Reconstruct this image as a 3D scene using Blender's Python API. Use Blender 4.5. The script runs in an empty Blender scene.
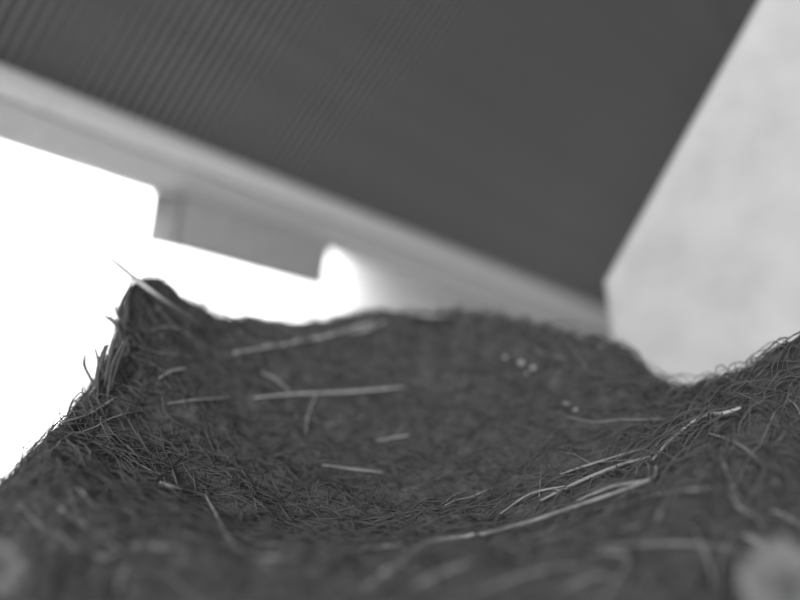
import bpy, math, random
from mathutils import Vector, Matrix, noise
random.seed(7)
C = bpy.context.scene.collection
scn = bpy.context.scene

# ------------------------------------------------------------------ camera, light, exposure
CAM = Vector((0.0, 0.0, 0.17)); PITCH = math.radians(14)
cd = bpy.data.cameras.new('camera'); cam = bpy.data.objects.new('camera', cd); C.objects.link(cam)
cam.location = CAM; cam.rotation_euler = (math.radians(90) - PITCH, 0, 0)
cd.sensor_width = 36; cd.lens = 36; cd.clip_start = 0.005; cd.clip_end = 20
cd.dof.use_dof = True; cd.dof.focus_distance = 0.265; cd.dof.aperture_fstop = 3.3
scn.camera = cam
scn.view_settings.view_transform = 'Standard'; scn.view_settings.look = 'None'
scn.view_settings.exposure = -0.17; scn.view_settings.gamma = 1.0
scn.view_settings.use_curve_mapping = False

w = bpy.data.worlds.new('world'); scn.world = w; w.use_nodes = True
bg = w.node_tree.nodes['Background']; bg.inputs[0].default_value = (1, 1, 1, 1); bg.inputs[1].default_value = 0.6

def area(name, loc, target, size, power, size_y=None):
    l = bpy.data.lights.new(name, 'AREA'); l.size = size; l.energy = power
    if size_y: l.shape = 'RECTANGLE'; l.size_y = size_y
    o = bpy.data.objects.new(name, l); C.objects.link(o); o.location = loc
    o.rotation_euler = (Vector(target) - Vector(loc)).to_track_quat('-Z', 'Y').to_euler()
    return o
area('room_light', (-0.6, -2.7, 2.1), (0.05, 0.5, 0.1), 1.5, 205.0)            # the loft's own soft light behind the camera
added_light = area('added_wall_light', (-0.22, 0.52, 0.17), (-0.20, 0.54, 0.0), 0.80, 8.0, 0.12)        # added lamp behind the beam, brightens the white wall

# ------------------------------------------------------------------ helpers
def ray(px, py):
    u = (px - 400) / 800; v = -(py - 300) / 800
    c, s = math.cos(PITCH), math.sin(PITCH)
    return Vector((u, c + v * s, -s + v * c))
def at(px, py, y):                    # a measured image point at real distance y
    d = ray(px, py); return CAM + d * (y / d.y)

def mat(name, c0, c1, scale=60, detail=6, rough=0.95, bump=0.0, bscale=None, bdist=0.001, stretch=None):
    m = bpy.data.materials.new(name); m.use_nodes = True; nt = m.node_tree; N = nt.nodes
    b = N['Principled BSDF']; b.inputs['Roughness'].default_value = rough
    b.inputs['Specular IOR Level'].default_value = 0.1
    tc = N.new('ShaderNodeTexCoord'); mp = N.new('ShaderNodeMapping')
    nt.links.new(tc.outputs['Object'], mp.inputs[0])
    if stretch: mp.inputs['Scale'].default_value = stretch
    t = N.new('ShaderNodeTexNoise'); t.inputs['Scale'].default_value = scale; t.inputs['Detail'].default_value = detail
    t.inputs['Roughness'].default_value = 0.65
    nt.links.new(mp.outputs[0], t.inputs['Vector'])
    r = N.new('ShaderNodeValToRGB'); r.color_ramp.elements[0].position = 0.32; r.color_ramp.elements[1].position = 0.68
    r.color_ramp.elements[0].color = (c0, c0, c0, 1); r.color_ramp.elements[1].color = (c1, c1, c1, 1)
    nt.links.new(t.outputs['Fac'], r.inputs[0]); nt.links.new(r.outputs[0], b.inputs['Base Color'])
    if bump:
        t2 = N.new('ShaderNodeTexNoise'); t2.inputs['Scale'].default_value = bscale or scale * 3; t2.inputs['Detail'].default_value = 8
        nt.links.new(mp.outputs[0], t2.inputs['Vector'])
        bp = N.new('ShaderNodeBump'); bp.inputs['Strength'].default_value = bump; bp.inputs['Distance'].default_value = bdist
        nt.links.new(t2.outputs['Fac'], bp.inputs['Height']); nt.links.new(bp.outputs[0], b.inputs['Normal'])
    return m
M = dict(
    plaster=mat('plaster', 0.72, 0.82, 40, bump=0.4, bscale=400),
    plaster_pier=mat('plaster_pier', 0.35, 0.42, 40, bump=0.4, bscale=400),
    beam=mat('pale_timber', 0.38, 0.47, 50, bump=0.4, bscale=300, stretch=(1, 6, 6)),
    shaded_end=mat('shaded_end_timber', 0.07, 0.12, 90),  # dark tone stands in for shade on the block's end face
    lower=mat('lower_timber', 0.29, 0.37, 50, bump=0.4, bscale=300, stretch=(1, 6, 6)),  # slightly darker tone than the upper board
    block=mat('grey_timber', 0.20, 0.27, 50, bump=0.4, bscale=300, stretch=(1, 5, 5)),
    roof=mat('dark_boarding', 0.043, 0.055, 80, bump=0.3, bscale=400),
    rib=mat('board_rib', 0.10, 0.125, 80, bump=0.3, bscale=400),
    nest=mat('moss_and_roots', 0.027, 0.086, 170, detail=12, bump=1.0, bscale=900, bdist=0.0012),
    fibre=mat('root_fibres', 0.047, 0.088, 150),
    stem=mat('dry_grass', 0.13, 0.23, 220),
    stem_pale=mat('pale_dry_grass', 0.22, 0.33, 220),
    seed=mat('seed_husk', 0.30, 0.40, 500),
    down=mat('grey_down', 0.20, 0.32, 500),
)
def mesh_obj(name, verts, faces, m, parent=None, smooth=False):
    me = bpy.data.meshes.new(name); me.from_pydata([tuple(v) for v in verts], [], faces); me.update()
    if smooth:
        for p in me.polygons: p.use_smooth = True
    me.materials.append(m)
    o = bpy.data.objects.new(name, me); C.objects.link(o)
    if parent: o.parent = parent
    return o
def tag(o, label=None, cat=None, group=None, kind=None):
    if label: o['label'] = label
    if cat: o['category'] = cat
    if group: o['group'] = group
    if kind: o['kind'] = kind
    return o
def empty(name, loc=(0, 0, 0)):
    o = bpy.data.objects.new(name, None); C.objects.link(o); o.location = loc; o.empty_display_size = 0.02
    return o
def prism(loop, ext):                  # closed loop of points extruded by a vector
    n = len(loop); vs = [Vector(p) for p in loop] + [Vector(p) + Vector(ext) for p in loop]
    fs = [tuple(range(n))[::-1], tuple(range(n, 2 * n))] + [(i, (i + 1) % n, n + (i + 1) % n, n + i) for i in range(n)]
    return vs, fs
def bevel(o, wd, seg=2):
    b = o.modifiers.new('bevel', 'BEVEL'); b.width = wd; b.segments = seg; b.limit_method = 'ANGLE'
    return o
def tube(pts, radii, sides=6):
    vs, fs = [], []
    n = len(pts)
    for i, p in enumerate(pts):
        t = (pts[min(i + 1, n - 1)] - pts[max(i - 1, 0)]).normalized()
        a = t.cross(Vector((0.13, 0.2, 0.97))).normalized(); b = t.cross(a)
        for k in range(sides):
            an = 2 * math.pi * k / sides
            vs.append(p + (a * math.cos(an) + b * math.sin(an)) * radii[i])
    for i in range(n - 1):
        for k in range(sides):
            k2 = (k + 1) % sides
            fs.append((i * sides + k, i * sides + k2, (i + 1) * sides + k2, (i + 1) * sides + k))
    fs.append(tuple(range(sides))[::-1]); fs.append(tuple((n - 1) * sides + k for k in range(sides)))
    return vs, fs
def smoothline(pts, sub=5):
    out = []
    P = [2 * pts[0] - pts[1]] + list(pts) + [2 * pts[-1] - pts[-2]]
    for i in range(1, len(P) - 2):
        for k in range(sub):
            t = k / sub; a, b, c, d = P[i - 1], P[i], P[i + 1], P[i + 2]
            out.append(0.5 * ((2 * b) + (c - a) * t + (2 * a - 5 * b + 4 * c - d) * t * t + (3 * b - a - 3 * c + d) * t ** 3))
    out.append(P[-2]); return out

# ------------------------------------------------------------------ setting
# plastered ledge the nest stands on
v, f = prism([(-0.245, -0.12, 0), (0.9, -0.12, 0), (0.9, 0.50, 0), (-0.245, 0.50, 0)], (0, 0, -0.05))
tag(mesh_obj('floor', v, f, M['plaster']), 'white plastered ledge under the nest', 'ledge', kind='structure')

# sloping beam: comes down to the right and recedes
L0 = at(-90, 22, 0.44); L1 = at(640, 322, 1.15)
D = (L1 - L0).normalized()
back = Vector((-D.y, D.x, 0)).normalized()          # horizontal, away from the camera
up = D.cross(back).normalized()
if up.z < 0: up = -up
def beam_pt(s, b, u): return L0 + D * s + back * b + up * u
LEN = (L1 - L0).length + 0.05
BH = 0.041
BM = 0.020
sec = [(0.010, 0.0), (0.0, -0.009), (0.0, -BM), (0.05, -BM), (0.05, 0.0)]
beam_root = tag(empty('roof_beam', beam_pt(LEN / 2, 0, -BH)), 'pale grey timber beam sloping down to the right behind the nest', 'beam')
def local(vs, root): return [Vector(q) - root.location for q in vs]
v, f = prism([beam_pt(0, b, u) for b, u in sec], D * LEN)
bevel(mesh_obj('upper_board', local(v, beam_root), f, M['beam'], beam_root), 0.004, 4)
v, f = prism([beam_pt(0, b, u) for b, u in [(0.003, -BM - 0.0004), (0.007, -BH), (0.045, -BH), (0.045, -BM - 0.0004)]], D * LEN)
tag(bevel(mesh_obj('lower_board', local(v, beam_root), f, M['lower'], beam_root), 0.002), 'darker grey lower board')

# block under the beam
def solve_s(px, py, b, u):             # how far along the beam a measured image column lies
    best = min(range(2000), key=lambda k: abs(proj(beam_pt(LEN * k / 2000, b, u))[0] - px))
    return LEN * best / 2000
def proj(p):
    d = p - CAM; c, s = math.cos(PITCH), math.sin(PITCH)
    fz = d.y * c - d.z * s; uy = d.y * s + d.z * c
    return (400 + 800 * d.x / fz, 300 - 800 * uy / fz)
s0, s1 = solve_s(172, 0, 0.0, -0.06), solve_s(322, 0, 0.0, -0.06)
blk = tag(empty('timber_block', beam_pt((s0 + s1) / 2, 0.02, -BH - 0.04)), 'darker grey timber block fixed under the sloping beam', 'block')
v, f = prism([beam_pt(s0, -0.004, -BH), beam_pt(s0 + 0.004, -0.004, -BH - 0.036), beam_pt(s0 + 0.004, 0.030, -BH - 0.036), beam_pt(s0, 0.030, -BH)], D * (s1 - s0))
bevel(mesh_obj('block_body', local(v, blk), f, M['block'], blk), 0.002)
v, f = prism([beam_pt(s0 - 0.001, -0.0042, -BH - 0.0005), beam_pt(s0 + 0.003, -0.0042, -BH - 0.037), beam_pt(s0 + 0.003, 0.0302, -BH - 0.037), beam_pt(s0 - 0.001, 0.0302, -BH - 0.0005)], D * 0.003)
tag(mesh_obj('end_face', local(v, blk), f, M['shaded_end'], blk), 'end face of the block with its shade put into the colour')

# added strip lamp along the beam, hidden under the lid, lights the wall
e = beam_pt(0.14, 0.13, -0.012); added_light.location = e
zx = D; zz = up; zy = zz.cross(zx)
added_light.rotation_euler = Matrix((zx, zy, zz)).transposed().to_euler()
# white wall behind the beam
v, f = prism([beam_pt(-0.5, 0.20, 0.0), beam_pt(LEN + 0.5, 0.20, 0.0), beam_pt(LEN + 0.5, 0.20, -0.5), beam_pt(-0.5, 0.20, -0.8)], back * 0.04)
tag(mesh_obj('wall_back', v, f, M['plaster']), 'brightly lit white plaster wall behind the beam', 'wall', kind='structure')

# ribbed dark boarding above the beam
lean = (up * 0.86 - back * 0.50).normalized()
nrm = D.cross(lean).normalized()
if nrm.y > 0: nrm = -nrm               # towards the camera
def roof_pt(s, h, n=0.0): return L0 + back * 0.02 + D * s + lean * h + nrm * n
v, f = prism([roof_pt(-0.15, -0.002), roof_pt(LEN + 0.5, -0.002), roof_pt(LEN + 0.5, 0.85), roof_pt(-0.15, 0.85)], -nrm * 0.015)
ceiling = tag(mesh_obj('ceiling', v, f, M['roof']), 'dark ribbed boarding above the sloping beam', 'ceiling', kind='structure')
# lid between the boarding and the wall behind
v, f = prism([roof_pt(-0.15, -0.002, -0.016), roof_pt(LEN + 0.2, -0.002, -0.016), beam_pt(LEN + 0.2, 0.24, 0.0), beam_pt(-0.15, 0.24, 0.0)], up * 0.01)
tag(mesh_obj('trim_1', v, f, M['roof']), 'dark board closing the gap over the beam', 'board', kind='structure')
pitch_rib = 0.0074
rme = None
k = 0
s = -0.06
while s < LEN + 0.35:
    if rme is None:
        wv = pitch_rib * 0.25; hh = 0.0016
        pr = [-D * wv, -D * wv * 0.5 + nrm * hh, D * wv * 0.5 + nrm * hh, D * wv]
        v, f = prism(pr, lean * 0.8)
        rb = mesh_obj('rib', v, f, M['rib'], ceiling); rme = rb.data
    else:
        rb = bpy.data.objects.new('rib', rme); C.objects.link(rb); rb.parent = ceiling
    rb.location = roof_pt(s, 0.0, -0.0003)
    s += pitch_rib; k += 1
print('ribs', k)

# white plaster pier on the right, its edge leaning
py_ = 0.43
loop = [at(1035, -520, py_), at(595, 284, py_), at(602, 342, py_), at(634, 520, py_), at(2400, 520, py_), at(2400, -520, py_)]
loop = [Vector((p.x, p.y, max(p.z, -0.0))) for p in loop]
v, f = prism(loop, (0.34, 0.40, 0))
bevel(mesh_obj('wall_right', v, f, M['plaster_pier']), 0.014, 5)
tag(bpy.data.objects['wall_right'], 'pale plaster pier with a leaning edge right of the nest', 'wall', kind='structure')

# ------------------------------------------------------------------ nest
NC = Vector((-0.003, 0.268))
def interp(tab, a):
    a = a % 360; tab = sorted(tab); tab = tab + [(tab[0][0] + 360, tab[0][1])]
    if a < tab[0][0]: a += 360
    for (a0, h0), (a1, h1) in zip(tab, tab[1:]):
        if a0 <= a <= a1:
            t = (a - a0) / (a1 - a0); t = t * t * (3 - 2 * t); return h0 + (h1 - h0) * t
    return tab[0][1]
HT = [(0, .061), (20, .055), (45, .066), (60, .069), (90, .069), (115, .066), (134, .075), (153, .101), (163, .086), (176, .069), (200, .066), (230, .066), (270, .066), (310, .068), (340, .071)]
RT = [(0, .116), (20, .118), (45, .115), (90, .110), (135, .112), (152, .116), (170, .105), (184, .108), (200, .111), (225, .110), (270, .107), (315, .110)]
WT = [(0, .09), (25, .05), (60, .035), (90, .035), (130, .035), (160, .022), (193, .022), (206, .062), (215, .08), (240, .09), (270, .10), (320, .10)]
def surf(x, y, fine=True):
    dx, dy = x - NC.x, y - NC.y; r = math.hypot(dx, dy); a = math.degrees(math.atan2(dy, dx))
    H = interp(HT, a); R = interp(RT, a); W = interp(WT, a)
    if r < R:
        q = r / R; wt = q ** 5
        z = H * wt + 0.069 * (1 - wt) - 0.036 * (1 - q * q) ** 1.1
    else:
        q = (r - R) / W; z = H * (1 - min(q, 1.0) ** 1.7)
    z += 0.064 * math.exp(-((x - 0.167) ** 2 / (2 * .025 ** 2) + (y - 0.262) ** 2 / (2 * .030 ** 2)))
    n = noise.noise(Vector((x * 45, y * 45, 3.1))) * 0.0035 + noise.noise(Vector((x * 130, y * 130, 1.7))) * 0.0020
    if fine: n += noise.noise(Vector((x * 420, y * 420, 8.7))) * 0.0012 + noise.noise(Vector((x * 900, y * 900, 4.7))) * 0.0006
    return z + n, (r - R) / W
NA, NR = 300, 150
vs, fs = [], []
for i in range(NA):
    an = 2 * math.pi * i / NA; a = math.degrees(an)
    Rm = interp(RT, a) + interp(WT, a)
    for j in range(1, NR + 1):
        r = Rm * j / NR
        x = NC.x + r * math.cos(an); y = NC.y + r * math.sin(an)
        z = surf(x, y)[0]
        vs.append(Vector((x, y, max(z, 0.0) if j < NR else 0.0)))
c0 = len(vs); vs.append(Vector((NC.x, NC.y, surf(NC.x, NC.y)[0]))); vs.append(Vector((NC.x, NC.y, 0.0)))
for i in range(NA):
    i2 = (i + 1) % NA
    fs.append((c0, i * NR, i2 * NR))
    for j in range(NR - 1):
        fs.append((i * NR + j, i * NR + j + 1, i2 * NR + j + 1, i2 * NR + j))
    fs.append((c0 + 1, i2 * NR + NR - 1, i * NR + NR - 1))
nest = empty('bird_nest', (NC.x, NC.y, 0)); NL = Vector((NC.x, NC.y, 0))
tag(nest, 'dark bowl-shaped bird nest of moss, roots and dry grass on the ledge', 'nest')
mesh_obj('nest_cup', [q - NL for q in vs], fs, M['nest'], nest, True)

def hit(px, py):
    d = ray(px, py); t = 0.10
    while t < 0.9:
        p = CAM + d * t
        if p.z < surf(p.x, p.y, False)[0]: return p
        t += 0.001
    return p

# matted fibres, uncountable
def strands(n, lmin, lmax, rad, lift, pick, sides=3, seg=5, curl=0.5):
    vs, fs = [], []
    for _ in range(n):
        x, y = pick(); dx, dy = x - NC.x, y - NC.y
        th = math.atan2(dy, dx) + math.pi / 2 + random.gauss(0, 0.6)
        L = random.uniform(lmin, lmax); st = L / seg; pts = []; cu = random.uniform(-curl, curl)
        r0 = rad * random.uniform(0.6, 1.3); ph = random.uniform(0.5, 2.0) * lift
        for i in range(seg + 1):
            z = max(surf(x, y, False)[0], 0.0) + ph * math.sin(math.pi * i / seg) + r0 * 0.3
            pts.append(Vector((x, y, z)) - NL); x += math.cos(th) * st; y += math.sin(th) * st; th += cu + random.gauss(0, 0.12)
        v, f = tube(pts, [r0 * (1 - 0.5 * abs(2 * i / seg - 1)) for i in range(seg + 1)], sides)
        o = len(vs); vs += v; fs += [tuple(q + o for q in t) for t in f]
    return vs, fs
def pick_any():
    while True:
        an = random.uniform(0, 2 * math.pi); a = math.degrees(an); R = interp(RT, a); W = interp(WT, a)
        r = (R + W * 0.75) * math.sqrt(random.random())
        x, y = NC.x + r * math.cos(an), NC.y + r * math.sin(an)
        if y > 0.06: return x, y
def pick_rim(lo=-0.02, hi=0.03):
    def fn():
        while True:
            an = random.uniform(0, 2 * math.pi); a = math.degrees(an)
            r = interp(RT, a) + random.uniform(lo, hi)
            x, y = NC.x + r * math.cos(an), NC.y + r * math.sin(an)
            if y > 0.09: return x, y
    return fn
v, f = strands(5200, 0.008, 0.022, 0.00022, 0.0012, pick_any)
tag(mesh_obj('root_fibres', v, f, M['fibre'], nest), kind='stuff')
v, f = strands(1300, 0.012, 0.03, 0.00026, 0.003, pick_rim())
tag(mesh_obj('rim_fibres', v, f, M['fibre'], nest), kind='stuff')

# countable stems worked into the nest
def stem_from_px(path, rpx, m, name='grass_stem', parent=nest, lift=0.0012, ends=None, wob=0.0):
    pts = [hit(*q) + Vector((0, 0, lift)) for q in path]
    if ends: pts = ends + pts
    pts = smoothline(pts)
    pts = [q + Vector((random.gauss(0, wob), random.gauss(0, wob), random.gauss(0, wob))) for q in pts]
    dist = (sum((q - CAM).length for q in pts) / len(pts)); r = rpx * dist / 800
    n = len(pts)
    base = NL if parent else sum(pts, Vector()) / n
    v, f = tube([q - base for q in pts], [r * (1.0 - 0.45 * abs(2 * i / (n - 1) - 1) ** 2) for i in range(n)], 6)
    o = mesh_obj(name, v, f, m, parent, True)
    if not parent: o.location = base
    return o
woven = [
    ([(366, 596), (400, 570), (425, 552), (452, 545), (492, 539)], 2.6, 'stem_pale'),
    ([(486, 540), (530, 528), (590, 508), (650, 487)], 1.9, 'stem'),
    ([(405, 600), (440, 582), (475, 569)], 1.7, 'stem'),
    ([(540, 507), (578, 488), (620, 471), (650, 463)], 1.6, 'stem'),
    ([(575, 508), (612, 493), (650, 486), (656, 470)], 1.6, 'stem'),
    ([(652, 466), (670, 446), (692, 428)], 1.5, 'stem'),
    ([(690, 429), (706, 421), (722, 420), (740, 414)], 2.0, 'stem_pale'),
    ([(600, 556), (650, 552), (690, 552), (730, 557), (765, 566)], 1.4, 'stem'),
    ([(692, 535), (702, 556), (709, 575), (713, 594)], 1.5, 'stem'),
    ([(585, 563), (606, 561), (628, 566), (616, 588), (608, 600)], 1.4, 'stem'),
    ([(742, 543), (752, 548), (764, 555)], 1.8, 'stem'),
    ([(770, 518), (786, 524), (800, 534)], 1.6, 'stem'),
    ([(640, 505), (665, 500), (690, 498), (712, 494)], 1.4, 'stem'),
    ([(655, 530), (662, 515), (668, 500)], 1.3, 'stem'),
    ([(730, 500), (738, 515), (752, 522)], 1.5, 'stem'),
    ([(708, 440), (730, 447), (752, 462), (764, 480)], 1.2, 'stem'),
    ([(480, 600), (520, 585), (560, 575), (590, 577)], 1.3, 'stem'),
    ([(560, 600), (585, 588), (600, 584), (625, 590)], 1.3, 'stem'),
    ([(320, 566), (345, 559), (372, 555), (402, 552)], 1.5, 'stem'),
    ([(250, 568), (275, 566), (300, 566)], 1.4, 'stem'),
    ([(205, 500), (216, 520), (226, 540), (242, 560)], 1.3, 'stem'),
    ([(60, 515), (75, 526), (90, 537)], 1.8, 'stem'),
    ([(98, 540), (106, 541), (114, 542)], 2.0, 'stem'),
    ([(118, 600), (124, 582), (131, 570)], 1.6, 'stem'),
    ([(160, 489), (172, 493), (184, 496)], 1.6, 'stem'),
    ([(132, 553), (158, 555), (190, 556)], 1.6, 'stem'),
    ([(90, 560), (104, 566), (118, 562)], 1.7, 'stem'),
    ([(262, 578), (268, 572), (272, 582)], 1.4, 'stem'),
    ([(322, 470), (350, 474), (384, 478)], 1.2, 'stem'),
    ([(376, 446), (392, 443), (410, 440)], 1.5, 'stem'),
    ([(306, 438), (309, 418), (318, 398)], 1.2, 'stem'),
    ([(262, 377), (276, 384), (290, 396)], 1.4, 'stem'),
    ([(168, 409), (200, 405), (235, 403)], 1.2, 'stem'),
    ([(60, 430), (90, 420), (118, 402)], 1.1, 'stem'),
    ([(90, 400), (112, 372), (128, 345)], 1.3, 'stem'),
    ([(72, 408), (86, 385), (98, 362)], 1.2, 'stem'),
    ([(146, 338), (166, 332), (186, 336)], 1.2, 'stem'),
    ([(405, 318), (450, 322), (505, 318)], 1.4, 'stem'),
    ([(540, 328), (575, 330), (612, 336)], 1.4, 'stem'),
    ([(560, 480), (590, 470), (640, 455)], 1.1, 'stem'),
    ([(500, 520), (530, 500), (565, 492)], 1.1, 'stem'),
]
for path, r, m in woven: stem_from_px(path, r * 1.12, M[m], lift=0.0022)
# stalks that poke up off the left rim, against the bright wall
def poke(px, py, dx, dy, dz, rpx, m='stem'):
    p = hit(px, py) - Vector((0, 0, 0.003)); e = p + Vector((dx, dy, dz))
    mid = (p + e) / 2 + Vector((random.gauss(0, .002), random.gauss(0, .002), 0.002))
    stem_from_px([], rpx, M[m], ends=[p, mid, e])
for q in [(120, 372, -.004, .01, .018), (108, 388, .006, .008, .020), (92, 396, -.002, .012, .017), (132, 352, -.010, .006, .016),
          (78, 402, .010, .010, .013), (126, 340, -.004, .02, .020), (140, 330, -.012, .018, .012), (100, 392, -.008, .02, .008),
          (70, 412, -.002, .010, .010), (104, 384, .004, .014, .016), (112, 380, -.008, .012, .010), (98, 398, .004, .003, .022)]:
    poke(*q, 1.6, 'fibre')
    poke(q[0] + random.uniform(-8, 8), q[1] + random.uniform(-8, 8), q[2] + random.gauss(0, .006), q[3], q[4] * 1.1, 1.9, 'fibre')
# other, fainter stems round the rim and in the cup, each its own
pk = pick_rim(-0.03, 0.05)
for i in range(170):
    x, y = pk() if i % 5 else pick_any(); th = math.atan2(y - NC.y, x - NC.x) + math.pi / 2 + random.gauss(0, 0.5)
    L = random.uniform(0.015, 0.05); pts = []; cu = random.uniform(-.12, .12); lift = random.uniform(.0004, .002)
    for j in range(8):
        pts.append(Vector((x, y, max(surf(x, y, False)[0], 0) + lift)) - NL)
        x += math.cos(th) * L / 7; y += math.sin(th) * L / 7; th += cu
    r = random.uniform(.00018, .00038)
    v, f = tube(pts, [r * (1 - .4 * abs(2 * j / 7 - 1)) for j in range(8)], 5)
    mesh_obj('grass_stem', v, f, M['stem'] if i % 3 else M['fibre'], nest, True)

# loose things lying in or on the nest, each on its own
def loose(path, r, label, m='stem_pale', **k):
    return tag(stem_from_px(path, r, M[m], 'straw', None, lift=0.0024), label, 'straw', 'loose straws in the nest cup')
loose([(234, 358), (285, 349), (330, 340), (360, 331), (374, 328)], 1.9, 'pale straw lying slanted just below the far nest rim', 'stem_pale')
loose([(350, 338), (368, 334), (386, 326)], 1.7, 'short pale straw at the right end of the slanted one near the far rim', 'stem_pale')
loose([(254, 403), (300, 399), (350, 397), (406, 392)], 1.5, 'longest pale straw lying level across the middle of the nest cup')
loose([(160, 384), (172, 377), (188, 374)], 1.5, 'short curved straw near the left side of the nest cup', 'stem_pale')
pA = hit(206, 331) + Vector((0, 0, .0005)); pB = at(150, 290, .295); pC = at(74, 229, .36)
o = stem_from_px([], 2.6, M['stem_pale'], 'grass_stem', nest, ends=[pC, at(110, 258, .325), pB, pA])

def blob(name, px, py, rpx, sx, sy, label, m='seed', z=0.0):
    p = hit(px, py); r = rpx * (p - CAM).length / 800; vs, fs = [], []
    na, nb = 12, 8
    for j in range(nb + 1):
        ph = math.pi * j / nb
        for i in range(na):
            th = 2 * math.pi * i / na
            k = 1 + 0.18 * noise.noise(Vector((math.cos(th) * 2 + px, math.sin(th) * 2, ph * 1.5)))
            vs.append(Vector((math.cos(th) * math.sin(ph) * sx, math.sin(th) * math.sin(ph) * sy, math.cos(ph) * 0.75)) * r * k)
    for j in range(nb):
        for i in range(na):
            i2 = (i + 1) % na; fs.append((j * na + i, (j + 1) * na + i, (j + 1) * na + i2, j * na + i2))
    o = mesh_obj(name, vs, fs, M[m], None, True); o.location = p + Vector((0, 0, r * .5 + z)); o.rotation_euler = (0, 0, random.uniform(-.4, .4))
    return tag(o, label, 'seed', 'pale seeds in the nest cup')
blob('seed', 521, 366, 4.4, 1.0, 1.0, 'biggest roundish pale seed of the cluster right of the cup centre')
blob('seed', 533, 369, 2.8, 1.0, 1.0, 'small pale seed just right of the biggest one')
blob('seed', 527, 375, 2.5, 1.0, 0.9, 'small pale seed just below the biggest one')
blob('seed', 566, 406, 3.4, 1.5, 0.9, 'oval pale seed alone, lower right of the seed cluster')
blob('seed', 576, 411, 2.2, 1.3, 0.8, 'tiny faint seed touching the oval one')
blob('seed', 505, 358, 2.2, 0.7, 1.8, 'thin narrow seed left of the seed cluster')
blob('seed', 600, 349, 3.0, 1.0, 0.9, 'dull seed near the far right nest rim', 'stem')
blob('seed', 556, 492, 3.6, 1.0, 0.9, 'dull seed beside the long stem on the near right rim', 'stem')

# downy tufts in the near corners
def tuft(px, py, y, rad, n, label):
    c = at(px, py, y); vs, fs = [], []
    for _ in range(n):
        d = Vector((random.gauss(0, 1), random.gauss(0, 1), random.gauss(0, 1))).normalized()
        L = rad * random.uniform(0.55, 1.0); side = d.cross(Vector((random.gauss(0, 1), random.gauss(0, 1), random.gauss(0, 1)))).normalized()
        pts = [d * L * t + side * L * 0.25 * t * t for t in (0, .33, .66, 1)]
        v, f = tube(pts, [rad * .03, rad * .025, rad * .02, rad * .008], 4)
        o = len(vs); vs += v; fs += [tuple(q + o for q in t) for t in f]
    t = empty('down_feather', c); mesh_obj('barbs', vs, fs, M['down'], t)
    a, b = tube([Vector((0, 0, -rad * 0.9)), Vector((rad * .1, 0, 0)), Vector((rad * .1, rad * .1, rad * .5))], [rad * .05] * 3, 6)
    mesh_obj('quill', a, b, M['down'], t)
    tag(t, label, 'feather', 'grey downy feathers on the near rim')
tuft(785, 588, 0.135, 0.0100, 700, 'out-of-focus grey downy feather in the bottom right corner of the picture')
tuft(-2, 568, 0.145, 0.0060, 400, 'out-of-focus grey downy feather in the bottom left corner of the picture')
